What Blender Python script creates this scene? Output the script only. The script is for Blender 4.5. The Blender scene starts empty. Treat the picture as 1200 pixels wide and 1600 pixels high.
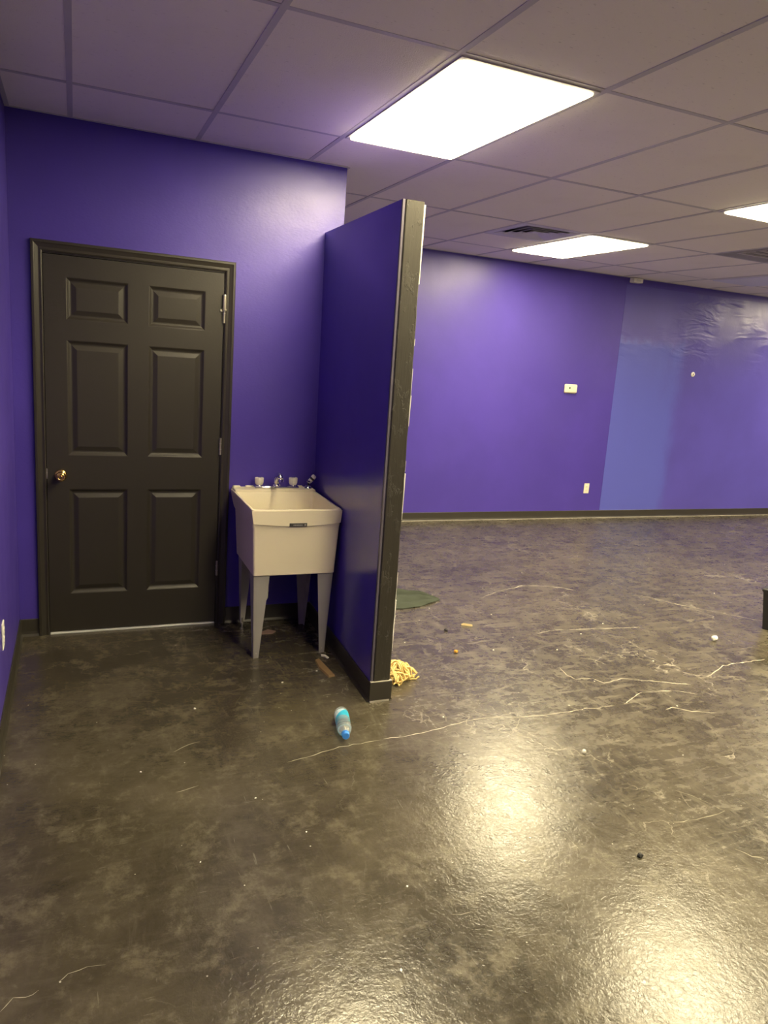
import bpy, bmesh, math, random
from mathutils import Vector, Matrix
random.seed(7)
scene = bpy.context.scene
COL = scene.collection

# ------------------------------------------------------------------ camera, world, exposure
EYE = 1.6794
ZC = 2.6841                      # suspended ceiling height
cam_d = bpy.data.cameras.new('camera')
cam = bpy.data.objects.new('camera', cam_d)
COL.objects.link(cam)
cam_d.sensor_fit = 'VERTICAL'
cam_d.sensor_height = 36.0
cam_d.sensor_width = 27.0
cam_d.lens = 1142.91 / 1600 * 36.0
cam_d.clip_start = 0.02
RT = Vector((0.92205, -0.37934, 0.07698))
UP = Vector((0.01130, 0.22520, 0.97425))
FW = Vector((0.38690, 0.89744, -0.21193))
m = Matrix.Identity(4)
for i in range(3):
    m[i][0] = RT[i]; m[i][1] = UP[i]; m[i][2] = -FW[i]
m[2][3] = EYE
cam.matrix_world = m
scene.camera = cam

world = bpy.data.worlds.new('world')
scene.world = world
world.use_nodes = True
world.node_tree.nodes['Background'].inputs[0].default_value = (0.90, 0.94, 1.0, 1)
world.node_tree.nodes['Background'].inputs[1].default_value = 0.0     # closed room: only its ceiling lights light it
scene.view_settings.view_transform = 'Standard'
scene.view_settings.look = 'None'
scene.view_settings.gamma = 1.0
scene.view_settings.use_curve_mapping = False
scene.view_settings.exposure = 1.3
scene.cycles.sample_clamp_indirect = 60.0
LAMP = 23.0                       # brightness of the fluorescent lenses
LAMP_COL = (1.0, 0.85, 0.52)

# ------------------------------------------------------------------ node helpers
class NT:
    def __init__(s, name):
        s.mat = bpy.data.materials.new(name)
        s.mat.use_nodes = True
        s.t = s.mat.node_tree
        s.b = s.t.nodes['Principled BSDF']
        s.out = s.t.nodes['Material Output']
    def n(s, typ, **kw):
        nd = s.t.nodes.new(typ)
        for k, v in kw.items():
            setattr(nd, k, v)
        return nd
    def link(s, a, b):
        s.t.links.new(a, b)
    def coord(s, scale=(1, 1, 1), rot=(0, 0, 0), loc=(0, 0, 0)):
        tc = s.n('ShaderNodeTexCoord')
        mp = s.n('ShaderNodeMapping')
        mp.inputs['Scale'].default_value = scale
        mp.inputs['Rotation'].default_value = rot
        mp.inputs['Location'].default_value = loc
        s.link(tc.outputs['Object'], mp.inputs[0])
        return mp.outputs[0]
    def noise(s, vec, scale, detail=4, rough=.55, dist=0):
        nd = s.n('ShaderNodeTexNoise')
        s.link(vec, nd.inputs['Vector'])
        nd.inputs['Scale'].default_value = scale
        nd.inputs['Detail'].default_value = detail
        nd.inputs['Roughness'].default_value = rough
        nd.inputs['Distortion'].default_value = dist
        return nd.outputs[0]
    def ramp(s, val, a, b, va=0.0, vb=1.0):
        nd = s.n('ShaderNodeMapRange', interpolation_type='SMOOTHSTEP')
        s.link(val, nd.inputs[0])
        nd.inputs[1].default_value = a; nd.inputs[2].default_value = b
        nd.inputs[3].default_value = va; nd.inputs[4].default_value = vb
        return nd.outputs[0]
    def math(s, op, a, b=None):
        nd = s.n('ShaderNodeMath', operation=op)
        for i, x in enumerate((a, b)):
            if x is None: continue
            if isinstance(x, (int, float)): nd.inputs[i].default_value = x
            else: s.link(x, nd.inputs[i])
        return nd.outputs[0]
    def mix(s, f, a, b):
        nd = s.n('ShaderNodeMix', data_type='RGBA')
        if isinstance(f, (int, float)): nd.inputs[0].default_value = f
        else: s.link(f, nd.inputs[0])
        for i, x in ((6, a), (7, b)):
            if isinstance(x, tuple): nd.inputs[i].default_value = (*x, 1)
            else: s.link(x, nd.inputs[i])
        return nd.outputs[2]
    def sep(s, vec):
        nd = s.n('ShaderNodeSeparateXYZ'); s.link(vec, nd.inputs[0]); return nd.outputs
    def bump(s, h, strength, dist=.01, prev=None):
        nd = s.n('ShaderNodeBump')
        nd.inputs['Strength'].default_value = strength
        nd.inputs['Distance'].default_value = dist
        s.link(h, nd.inputs['Height'])
        if prev is not None: s.link(prev, nd.inputs['Normal'])
        return nd.outputs[0]
    def set(s, **kw):
        for k, v in kw.items():
            sock = s.b.inputs[k.replace('_', ' ')]
            if isinstance(v, tuple): sock.default_value = (*v, 1) if len(v) == 3 else v
            elif isinstance(v, (int, float)): sock.default_value = v
            else: s.link(v, sock)
        return s.mat

def plain(name, col, rough=.5, metal=0.0, var=.08, bump=.05, bscale=60, **kw):
    t = NT(name)
    c = t.coord()
    nz = t.noise(c, 9, 5)
    lo = tuple(x * (1 - var) for x in col); hi = tuple(min(1, x * (1 + var)) for x in col)
    cm = t.mix(nz, lo, hi)
    if bump:
        t.set(Normal=t.bump(t.noise(c, bscale, 3), bump, .004))
    t.set(Base_Color=cm, Roughness=rough, Metallic=metal, **kw)
    return t.mat

# ------------------------------------------------------------------ materials
PURPLE = (0.070, 0.044, 0.345)
def mat_purple(name, rough=.36, base=PURPLE, bmp=.10, spec=.5):
    t = NT(name)
    c = t.coord()
    big = t.noise(c, 1.3, 4)
    lo = tuple(x * .93 for x in base); hi = tuple(x * 1.07 for x in base)
    col = t.mix(t.ramp(big, .35, .65), lo, hi)
    roll = t.noise(t.coord(scale=(1, 1, 2.2)), 55, 3, .6)       # roller stipple
    wave = t.noise(c, 7, 3)
    nrm = t.bump(roll, bmp, .006)
    nrm = t.bump(wave, .05, .03, nrm)
    rg = t.ramp(t.noise(c, 3, 4), .3, .7, rough - .03, rough + .03)
    return t.set(Base_Color=col, Roughness=rg, Normal=nrm, Specular_IOR_Level=spec)

def mat_far_panel():
    t = NT('purple_skimmed_wall')
    c = t.coord()
    x, y, z = t.sep(c)
    # door-sized patch of lighter, bluer colour: ragged edges
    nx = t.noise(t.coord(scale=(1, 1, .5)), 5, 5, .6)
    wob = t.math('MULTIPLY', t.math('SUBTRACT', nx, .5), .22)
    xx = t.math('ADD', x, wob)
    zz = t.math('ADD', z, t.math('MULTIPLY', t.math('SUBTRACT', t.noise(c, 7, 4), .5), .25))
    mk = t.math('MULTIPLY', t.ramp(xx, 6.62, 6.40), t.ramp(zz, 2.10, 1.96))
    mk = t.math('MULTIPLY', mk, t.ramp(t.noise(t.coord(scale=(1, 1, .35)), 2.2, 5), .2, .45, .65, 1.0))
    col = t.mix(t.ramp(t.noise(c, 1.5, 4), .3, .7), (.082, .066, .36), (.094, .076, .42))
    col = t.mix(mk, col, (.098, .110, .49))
    # wrinkles of the skim coat near the top
    wr = t.noise(t.coord(scale=(.9, 1, 3.2), rot=(0, .25, 0)), 2.6, 3, .5, 1.2)
    hi = t.ramp(z, 1.6, 2.3)
    nrm = t.bump(t.math('MULTIPLY', t.math('MULTIPLY', wr, t.ramp(t.noise(c, 1.4, 2), .42, .62)), hi), .42, .04)
    nrm = t.bump(t.noise(c, 45, 3), .06, .006, nrm)
    nrm = t.bump(mk, .25, .004, nrm)
    return t.set(Base_Color=col, Roughness=.34, Normal=nrm)

def mat_floor():
    t = NT('worn_black_floor_paint')
    c = t.coord()
    x, y, z = t.sep(c)
    cloud = t.noise(c, 1.1, 8, .62, .3)
    grime = t.noise(c, 6.5, 12, .76, .15)
    fine = t.noise(c, 26, 8, .7, .4)
    # wear gets heavier out in the big room
    wear = t.ramp(t.math('ADD', t.math('MULTIPLY', x, .8), t.math('MULTIPLY', y, .45)), 1.6, 3.6)
    streak1 = t.noise(t.coord(scale=(1.0, 4.2, 1), rot=(0, 0, .45)), 4.2, 12, .74, .9)
    streak2 = t.noise(t.coord(scale=(3.6, 1.2, 1), rot=(0, 0, .35)), 4.2, 12, .74, 1.0)
    col = t.mix(t.ramp(cloud, .32, .70), (.026, .0215, .0145), (.058, .049, .032))
    col = t.mix(t.math('MULTIPLY', t.ramp(t.noise(c, 2.3, 10, .7, .2), .40, .68), .45), col, (.098, .085, .062))
    g = t.ramp(grime, .49, .66)
    col = t.mix(t.math('MULTIPLY', g, .60), col, (.112, .098, .067))
    dk = t.math('MULTIPLY', t.ramp(t.noise(t.coord(scale=(1, 2.4, 1), rot=(0, 0, .3), loc=(4, 2, 0)), 2.6, 11, .72, .5), .42, .78), .8)
    col = t.mix(t.math('MULTIPLY', dk, wear), col, (.050, .043, .034))
    s1 = t.math('MULTIPLY', t.ramp(streak1, .47, .74), t.math('ADD', t.math('MULTIPLY', wear, .75), .10))
    col = t.mix(s1, col, (.185, .163, .120))
    s2 = t.math('MULTIPLY', t.ramp(streak2, .49, .76), t.math('ADD', t.math('MULTIPLY', wear, .65), .10))
    col = t.mix(s2, col, (.21, .19, .145))
    col = t.mix(t.math('MULTIPLY', t.ramp(fine, .56, .82), t.math('ADD', t.math('MULTIPLY', wear, .30), .22)), col, (.21, .19, .14))
    # short pale scratches
    for k, (sc, rot) in enumerate((((1.2, 14, 1), .5), ((11, 1.1, 1), .2), ((1.5, 16, 1), -.5))):
        sn = t.noise(t.coord(scale=sc, rot=(0, 0, rot), loc=(k * 3.1, k, 0)), 6, 3, .5, .3)
        col = t.mix(t.math('MULTIPLY', t.ramp(sn, .715, .76), t.math('ADD', t.math('MULTIPLY', wear, .45), .2)), col, (.26, .24, .19))
    # hairline cracks in patches
    vt = t.n('ShaderNodeTexVoronoi', feature='DISTANCE_TO_EDGE')
    wv = t.n('ShaderNodeTexNoise'); wv.inputs['Scale'].default_value = 4; wv.inputs['Detail'].default_value = 6
    t.link(c, wv.inputs['Vector'])
    va = t.n('ShaderNodeVectorMath', operation='MULTIPLY_ADD')
    t.link(wv.outputs[1], va.inputs[0]); va.inputs[1].default_value = (.5, .5, .5); t.link(c, va.inputs[2])
    t.link(va.outputs[0], vt.inputs['Vector']); vt.inputs['Scale'].default_value = 2.6
    ck = t.ramp(vt.outputs['Distance'], .010, .004)
    ck = t.math('MULTIPLY', ck, t.ramp(t.noise(c, 1.7, 3), .52, .62))
    ck = t.math('MULTIPLY', ck, t.math('ADD', t.math('MULTIPLY', wear, .7), .04))
    col = t.mix(ck, col, (.36, .33, .27))
    # tiny specks of dust
    vs = t.n('ShaderNodeTexVoronoi'); t.link(c, vs.inputs['Vector']); vs.inputs['Scale'].default_value = 16
    sk = t.math('MULTIPLY', t.ramp(vs.outputs['Distance'], .055, .03), t.ramp(t.noise(c, 9, 2), .50, .55))
    col = t.mix(t.math('MULTIPLY', sk, .8), col, (.42, .40, .34))
    rg = t.ramp(t.math('ADD', t.math('MULTIPLY', grime, .6), t.math('MULTIPLY', fine, .4)), .35, .65, .155, .25)
    rg = t.math('ADD', rg, t.math('ADD', t.math('MULTIPLY', s1, .14), t.math('MULTIPLY', wear, .07)))
    nrm = t.bump(t.noise(c, 75, 4, .6, .5), .16, .006)
    nrm = t.bump(t.noise(c, 14, 4), .07, .02, nrm)
    return t.set(Base_Color=col, Roughness=rg, Normal=nrm, Specular_IOR_Level=.55)

def mat_tile():
    t = NT('fissured_ceiling_tile')
    c = t.coord()
    fl = t.noise(t.coord(scale=(30, 85, 1)), 1.0, 3, .6)
    pits = t.ramp(fl, .63, .72)
    pin = t.noise(c, 190, 2, .6)
    col = t.mix(t.math('MULTIPLY', pits, .5), (.88, .85, .78), (.48, .455, .42))
    col = t.mix(t.math('MULTIPLY', t.ramp(t.noise(c, 2.2, 3), .5, .75), .12), col, (.62, .58, .50))
    nrm = t.bump(t.math('SUBTRACT', pin, t.math('MULTIPLY', pits, .7)), .35, .004)
    return t.set(Base_Color=col, Roughness=.9, Normal=nrm, Specular_IOR_Level=.15)

def mat_lens(on=True):
    t = NT('lit_fluorescent_lens' if on else 'unlit_fluorescent_lens')
    c = t.coord()
    x, y, z = t.sep(c)
    if not on:
        nrm = t.bump(t.noise(c, 160, 2), .4, .003)
        return t.set(Base_Color=(.72, .74, .80), Roughness=.55, Normal=nrm)
    # four tubes behind a prismatic lens: slightly brighter along the tubes
    w = t.math('ABSOLUTE', t.math('SINE', t.math('MULTIPLY', t.math('ADD', x, .2823), 3.14159 / .1411)))
    st = t.math('ADD', t.math('MULTIPLY', w, .35), .8)
    ends = t.ramp(t.math('ABSOLUTE', y), .535, .576, 1.0, .12)
    side = t.ramp(t.math('ABSOLUTE', x), .255, .276, 1.0, .35)
    st = t.math('MULTIPLY', st, t.math('MULTIPLY', ends, side))
    st = t.math('MULTIPLY', st, LAMP)
    return t.set(Base_Color=(.8, .78, .7), Roughness=.4, Emission_Color=LAMP_COL, Emission_Strength=st)

def mat_black_wood():
    t = NT('black_painted_rough_board')
    c = t.coord()
    gr = t.noise(t.coord(scale=(14, 14, .9)), 9, 6, .65, .4)
    chip = t.ramp(t.noise(t.coord(scale=(1.2, 1.2, .55), loc=(.3, 0, .4)), 17, 6, .7), .56, .60)
    col = t.mix(gr, (.021, .019, .0145), (.038, .034, .026))
    col = t.mix(t.math('MULTIPLY', chip, .12), col, (.11, .10, .075))
    nrm = t.bump(gr, .45, .004)
    nrm = t.bump(chip, .8, .004, nrm)
    return t.set(Base_Color=col, Roughness=.42, Normal=nrm)

M = dict(
    wall=mat_purple('purple_gloss_wall_paint'),
    part=mat_purple('purple_gloss_partition_paint', .22, bmp=.05),
    far=mat_purple('purple_far_wall_paint', .38, bmp=.07),
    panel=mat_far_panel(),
    floor=mat_floor(),
    tile=mat_tile(),
    tbar=plain('white_grid_gap_shade', (.54, .53, .52), .5, var=.05, bump=0),  # grid white darkened to take in the shadow gap at tile edges
    lens=mat_lens(True), lens_off=mat_lens(False),
    troffer=plain('white_enamel', (.70, .69, .66), .4, var=.04, bump=0),
    vent=plain('white_vent_metal', (.62, .63, .64), .45, var=.05, bump=0),
    ventdark=plain('dark_duct_metal', (.10, .10, .105), .8, bump=0),
    greyvent=plain('grey_vent_metal', (.30, .30, .26), .55, var=.08, bump=0),
    palevent=plain('pale_grey_vent_core', (.55, .55, .48), .5, var=.05, bump=0),
    door=plain('black_door_paint', (.026, .0225, .017), .42, var=.10, bump=.08, bscale=110),
    casing=plain('black_casing_paint', (.030, .026, .020), .36, var=.10, bump=.05, bscale=90),
    base=plain('black_vinyl_base', (.036, .032, .025), .40, var=.15, bump=.05),
    palestrip=plain('pale_edge_strip', (.42, .39, .33), .7, var=.25),  # pale colour of the thin lines along the baseboards
    board=mat_black_wood(),
    bead=plain('grey_purple_bead', (.085, .075, .10), .4, var=.15),
    chalk=plain('bare_white_plaster', (.78, .76, .72), .8, var=.06),
    brass=plain('brushed_brass', (.62, .42, .16), .24, 1.0, var=.1, bump=0),
    steel=plain('dull_steel', (.55, .53, .49), .35, 1.0, var=.1, bump=0),
    paintedsteel=plain('worn_hinge_metal', (.42, .39, .32), .38, .7, var=.12, bump=0),
    chrome=plain('chrome', (.78, .78, .80), .08, 1.0, var=.03, bump=0),
    doorstrip=plain('pale_door_strip', (.60, .60, .60), .35, .2, var=.12),  # even pale colour of the strip under the door
    sink=plain('cream_plastic', (.80, .72, .53), .33, var=.03, bump=.03, bscale=200),
    leg=plain('grey_coated_steel_leg', (.40, .385, .36), .45, .2, var=.06, bump=0),
    badge=plain('dark_nameplate', (.06, .058, .05), .4, var=.1, bump=0),
    badgetext=plain('silver_print', (.36, .36, .34), .4, .3, var=.1, bump=0),
    white=plain('white_plastic', (.78, .76, .70), .4, var=.03, bump=0),
    ivory=plain('ivory_plastic', (.78, .71, .56), .4, var=.03, bump=0),
    holeshade=plain('painted_hole_shade', (.02, .02, .02), .6, bump=0),  # near-black pieces: shade inside slots and holes painted as colour
    greenled=plain('dark_green_display', (.05, .09, .07), .3, bump=0),
    blackplastic=plain('black_plastic', (.012, .012, .014), .4, var=.1),
    blue=plain('blue_bottle_cap', (.05, .26, .80), .35, var=.05, bump=0),
    stick=plain('raw_brown_wood', (.20, .125, .055), .7, var=.3, bump=.2, bscale=90),
    yarn=plain('yellow_cotton_yarn', (.78, .58, .22), .85, var=.18, bump=.3, bscale=300),
    rag=plain('dark_green_cloth', (.040, .050, .036), .95, var=.2, bump=.4, bscale=260),
    paper=plain('white_paper', (.82, .80, .72), .8, var=.04),
    orange=plain('orange_scrap', (.62, .32, .03), .6, var=.1),
    straw=plain('pale_yellow_foam', (.75, .62, .32), .7, var=.1),
    pink=plain('pinkish_scrap', (.30, .20, .16), .8, var=.2),
    black=plain('black_rubber', (.006, .006, .006), .6),
    crackbare=plain('bare_concrete_in_crack', (.50, .46, .37), .8, var=.2, bump=0),
    crack=plain('pale_scratch_dust', (.27, .25, .19), .8, var=.3, bump=0),
)
def mat_pet():
    t = NT('clear_pet')
    return t.set(Base_Color=(.90, .96, .97), Roughness=.06, Transmission_Weight=.86, IOR=1.33)
M['pet'] = mat_pet()
def mat_acrylic():
    t = NT('frosted_acrylic')
    return t.set(Base_Color=(.90, .86, .80), Roughness=.25, Transmission_Weight=.25, IOR=1.45)
M['acrylic'] = mat_acrylic()
def mat_label():
    t = NT('blue_white_bottle_label')
    c = t.coord()
    x, y, z = t.sep(c)
    k = t.ramp(t.noise(t.coord(scale=(40, 40, 14)), 1, 2), .46, .54)
    k2 = t.ramp(t.math('ADD', z, t.math('MULTIPLY', x, .9)), .040, .050)
    col = t.mix(k2, (.70, .82, .84), (.02, .42, .62))
    col = t.mix(t.math('MULTIPLY', k, .35), col, (.06, .30, .55))
    return t.set(Base_Color=col, Roughness=.35)
M['label'] = mat_label()

# ------------------------------------------------------------------ geometry helpers
def link(name, me, mat, parent=None, smooth=False):
    o = bpy.data.objects.new(name, me)
    COL.objects.link(o)
    if mat is not None and not me.materials:
        me.materials.append(M[mat] if isinstance(mat, str) else mat)
    if parent is not None: o.parent = parent
    if smooth:
        for p in me.polygons: p.use_smooth = True
    return o
def obj(name, bm, mat, parent=None, smooth=False, loc=None, rot=None):
    bmesh.ops.recalc_face_normals(bm, faces=bm.faces[:])
    me = bpy.data.meshes.new(name)
    bm.to_mesh(me); bm.free()
    o = link(name, me, mat, parent, smooth)
    if loc is not None: o.location = loc
    if rot is not None: o.rotation_euler = rot
    return o
def box(bm, x0, x1, y0, y1, z0, z1, bev=0.0, seg=2):
    r = bmesh.ops.create_cube(bm, size=1)
    vs = r['verts']
    for v in vs:
        v.co.x = (x0 + x1) / 2 + v.co.x * (x1 - x0)
        v.co.y = (y0 + y1) / 2 + v.co.y * (y1 - y0)
        v.co.z = (z0 + z1) / 2 + v.co.z * (z1 - z0)
    if bev:
        es = set()
        for v in vs: es.update(v.link_edges)
        bmesh.ops.bevel(bm, geom=list(es), offset=bev, segments=seg, affect='EDGES', profile=.5)
    return bm
def B(*a, **k): return box(bmesh.new(), *a, **k)
def prism8(bm, lo, hi):
    """lo, hi: four points each, same order"""
    a = [bm.verts.new(p) for p in lo]; b = [bm.verts.new(p) for p in hi]
    bm.faces.new(a[::-1]); bm.faces.new(b)
    n = len(a)
    for i in range(n): bm.faces.new((a[i], a[(i + 1) % n], b[(i + 1) % n], b[i]))
    return bm
def lathe(bm, prof, seg=24, axis='Z', org=(0, 0, 0)):
    rings = []
    for r, h in prof:
        ring = []
        for i in range(seg):
            a = 2 * math.pi * i / seg
            p = (r * math.cos(a), r * math.sin(a), h)
            if axis == 'Y': p = (p[0], h, p[1])
            if axis == 'X': p = (h, p[0], p[1])
            ring.append(bm.verts.new(Vector(p) + Vector(org)))
        rings.append(ring)
    for a, b in zip(rings, rings[1:]):
        for i in range(seg): bm.faces.new((a[i], a[(i + 1) % seg], b[(i + 1) % seg], b[i]))
    bm.faces.new(rings[0][::-1]); bm.faces.new(rings[-1])
    return bm
def tube(bm, pts, rad, seg=10, cap=True):
    pts = [Vector(p) for p in pts]
    rads = rad if isinstance(rad, (list, tuple)) else [rad] * len(pts)
    rings = []; prev = None
    for i, p in enumerate(pts):
        d = (pts[min(i + 1, len(pts) - 1)] - pts[max(i - 1, 0)]).normalized()
        if prev is None:
            ref = Vector((0, 0, 1)) if abs(d.z) < .9 else Vector((1, 0, 0))
            s = d.cross(ref).normalized()
        else:
            s = (prev - d * prev.dot(d)).normalized()
        prev = s; w = d.cross(s)
        rings.append([bm.verts.new(p + (s * math.cos(2 * math.pi * k / seg) + w * math.sin(2 * math.pi * k / seg)) * rads[i]) for k in range(seg)])
    for a, b in zip(rings, rings[1:]):
        for i in range(seg): bm.faces.new((a[i], a[(i + 1) % seg], b[(i + 1) % seg], b[i]))
    if cap:
        bm.faces.new(rings[0][::-1]); bm.faces.new(rings[-1])
    return bm
def tag(o, label, cat=None, group=None, kind=None):
    o['label'] = label
    if cat: o['category'] = cat
    if group: o['group'] = group
    if kind: o['kind'] = kind
    return o
def empty(name, loc=(0, 0, 0), rot=(0, 0, 0)):
    o = bpy.data.objects.new(name, None)
    o.empty_display_size = .1
    COL.objects.link(o)
    o.location = loc; o.rotation_euler = rot
    return o

# ------------------------------------------------------------------ the room: planes found from the photograph
XL, XR = -0.297, 10.6
YB, YF, YN = 4.233, 6.705, -4.6      # door wall, far wall, wall behind the camera
XE = 1.4335                          # free end of the door wall
GX, GY, CX, CY = -0.0098, 3.6754, .6096, 1.21   # ceiling grid origin and pitch
TH = .12

floor = tag(obj('floor', B(XL - TH, XR + TH, YN - TH, YF + TH, -.12, 0), 'floor'), 'worn glossy black painted concrete floor with pale scuffs and cracks', 'floor', kind='structure')
wl = tag(obj('wall_left', B(XL - TH, XL, YN - TH, YF + TH, 0, ZC + .2), 'wall'), 'purple painted wall running beside the black door at a right angle', 'wall', kind='structure')

DX0, DX1, DZ = -.1454, .7612, 2.036       # door leaf
JB = .016                                  # jamb reveal
bm = bmesh.new()
box(bm, XL, DX0 - JB, YB, YB + TH, 0, ZC + .2)
box(bm, DX1 + JB, XE, YB, YB + TH, 0, ZC + .2)
box(bm, DX0 - JB, DX1 + JB, YB, YB + TH, DZ + JB, ZC + .2)
tag(obj('wall_back', bm, 'wall'), 'purple glossy wall holding the black six panel door', 'wall', kind='structure')
tag(obj('wall_inner', B(XE - TH, XE, YB + TH, YF, 0, ZC + .2), 'wall'), 'purple side wall of the closed room behind the black door', 'wall', kind='structure')
wf = tag(obj('wall_far', B(XL, XR + TH, YF, YF + TH, 0, ZC + .2), 'far'), 'long purple wall across the big room with thermostat and a lighter blue patch', 'wall', kind='structure')
tag(obj('wall_front', B(XL, XR, YN - TH, YN, 0, ZC + .2), 'wall'), 'purple wall opposite the black door', 'wall', kind='structure')
tag(obj('wall_right', B(XR, XR + TH, YN - TH, YF, 0, ZC + .2), 'wall'), 'purple wall closing the big room opposite the side wall by the door', 'wall', kind='structure')

# skim-coated right part of the far wall, 6 mm proud, stopping short of the ceiling
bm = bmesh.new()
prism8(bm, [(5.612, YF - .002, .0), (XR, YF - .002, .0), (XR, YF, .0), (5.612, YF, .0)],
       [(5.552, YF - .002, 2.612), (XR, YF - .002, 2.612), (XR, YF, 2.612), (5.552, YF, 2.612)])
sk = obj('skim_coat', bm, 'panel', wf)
sk['label'] = 'glossy wrinkled purple skim coat with a lighter blue door-sized patch'

# free-standing partition wall, slightly out of plumb
PB = [(1.315, 3.047), (1.358, YB)]     # left face, bottom: front, back
PT = [(1.288, 3.047), (1.324, YB)]
PZ, PTH = 2.322, .105
def part_x(y, z):
    f = (y - 3.047) / (YB - 3.047); g = z / PZ
    a = PB[0][0] + (PB[1][0] - PB[0][0]) * f; b = PT[0][0] + (PT[1][0] - PT[0][0]) * f
    return a + (b - a) * g
bm = bmesh.new()
def pring(z, y0=3.047, y1=YB, a=0., b=PTH):
    return [(part_x(y0, z) + a, y0, z), (part_x(y0, z) + b, y0, z), (part_x(y1, z) + min(b, .09), y1, z), (part_x(y1, z) + a, y1, z)]
prism8(bm, pring(0, 3.06), pring(PZ, 3.06))
pw = tag(obj('wall_partition', bm, 'part'), 'free standing purple partition wall stopping below the ceiling beside the sink', 'wall', kind='structure')
# black board over its end
bm = bmesh.new()
N = 46
rows = []
rnd = random.Random(3)
for i in range(N + 1):
    z = .105 + (PZ - .105) * i / N
    x0 = part_x(3.047, z)
    w = .0025 * (rnd.random() - .5)
    rows.append([bm.verts.new(p) for p in ((x0 + .014, 3.06, z), (x0 + .014, 3.047, z), (x0 + .018, 3.043, z), (x0 + .097 + w, 3.043, z), (x0 + .102 + w, 3.048, z), (x0 + .102, 3.06, z))])
for a, b in zip(rows, rows[1:]):
    for k in range(5): bm.faces.new((a[k], a[k + 1], b[k + 1], b[k]))
bm.faces.new(rows[0]); bm.faces.new(rows[-1][::-1])
o = obj('end_board', bm, 'board', pw); o['label'] = 'rough black painted end board of the partition'
bm = bmesh.new()
prism8(bm, [(part_x(3.047, .1) + a, y, .1) for a, y in ((0, 3.046), (.0105, 3.046), (.0105, 3.06), (0, 3.06))],
       [(part_x(3.047, PZ) + a, y, PZ) for a, y in ((0, 3.046), (.0105, 3.046), (.0105, 3.06), (0, 3.06))])
obj('corner_bead', bm, 'bead', pw)
# strips of bare white plaster on the far corner
for z0, z1, wd in ((1.985, PZ - .01, .006), (1.50, 1.62, .003), (1.36, 1.50, .0045), (1.72, 1.75, .003), (.92, 1.14, .005), (.26, .52, .0055), (.52, .66, .003), (1.15, 1.2, .002)):
    bm = bmesh.new()
    prism8(bm, [(part_x(3.047, z0) + a, y, z0) for a, y in ((.100, 3.052), (.1035 + wd * .5, 3.0505), (.1035 + wd * .6, 3.062), (.100, 3.062))],
           [(part_x(3.047, z1) + a, y, z1) for a, y in ((.100, 3.052), (.1035 + wd, 3.0505), (.1035 + wd, 3.062), (.100, 3.062))])
    o = obj('plaster_chip', bm, 'chalk', pw); o['label'] = 'bare white plaster edge'

# baseboards (vinyl cove base)
def base_run(name, label, p0, p1, nrm, h, mat, th=.006, ends=None):
    """p0->p1 along the wall foot, nrm = direction into the room"""
    p0, p1, nrm = Vector((*p0, 0)), Vector((*p1, 0)), Vector((*nrm, 0)).normalized()
    prof = [(0, 0), (.016, 0), (.014, .003), (.0085, .012), (th, .028), (th, h - .003), (th - .002, h), (0, h)]
    bm = bmesh.new()
    prism8(bm, [p0 + nrm * a + Vector((0, 0, b)) for a, b in prof], [p1 + nrm * a + Vector((0, 0, b)) for a, b in prof])
    return tag(obj(name, bm, mat), label, 'baseboard', kind='structure')
base_run('baseboard_left', 'black vinyl baseboard along the wall beside the door', (XL, YN), (XL, YB), (1, 0), .098, 'base')
base_run('baseboard_back', 'short black vinyl baseboard between the door casing and the side wall', (XL + .006, YB), (DX0 - .056, YB), (0, -1), .098, 'base')
base_run('baseboard_sink', 'black vinyl baseboard on the wall behind the utility sink', (DX1 + .058, YB), (PB[1][0], YB), (0, -1), .098, 'base')
bf = base_run('baseboard_far', 'vinyl baseboard along the long far wall', (XE, YF - .002), (XR, YF - .002), (0, -1), .087, 'base')
bm = B(XE, XR, YF - .0285, YF - .022, 0, .004)
obj('floor_line', bm, 'palestrip', bf)['label'] = 'thin pale line at the floor'
base_run('baseboard_partition', 'black vinyl baseboard along the sink side of the partition', PB[0], PB[1], (-1, .02), .104, 'base')
base_run('baseboard_outer', 'black vinyl baseboard along the open side of the partition', (PB[0][0] + PTH, 3.047), (PB[1][0] + .09, YB), (1, .02), .104, 'base')
be = tag(obj('baseboard_end', B(PB[0][0] - .006, PB[0][0] + PTH + .006, 3.036, 3.06, .010, .106, bev=.002), 'base'), 'square black vinyl base wrapped round the end of the partition', 'baseboard', kind='structure')
obj('edge_line', B(PB[0][0] - .004, PB[0][0] + PTH + .004, 3.037, 3.05, .106, .1095), 'palestrip', be)['label'] = 'pale upper edge line'
obj('bare_foot', B(PB[0][0] - .002, PB[0][0] + PTH - .004, 3.037, 3.06, 0, .010), 'palestrip', be)['label'] = 'bare pale strip at the floor'

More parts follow.
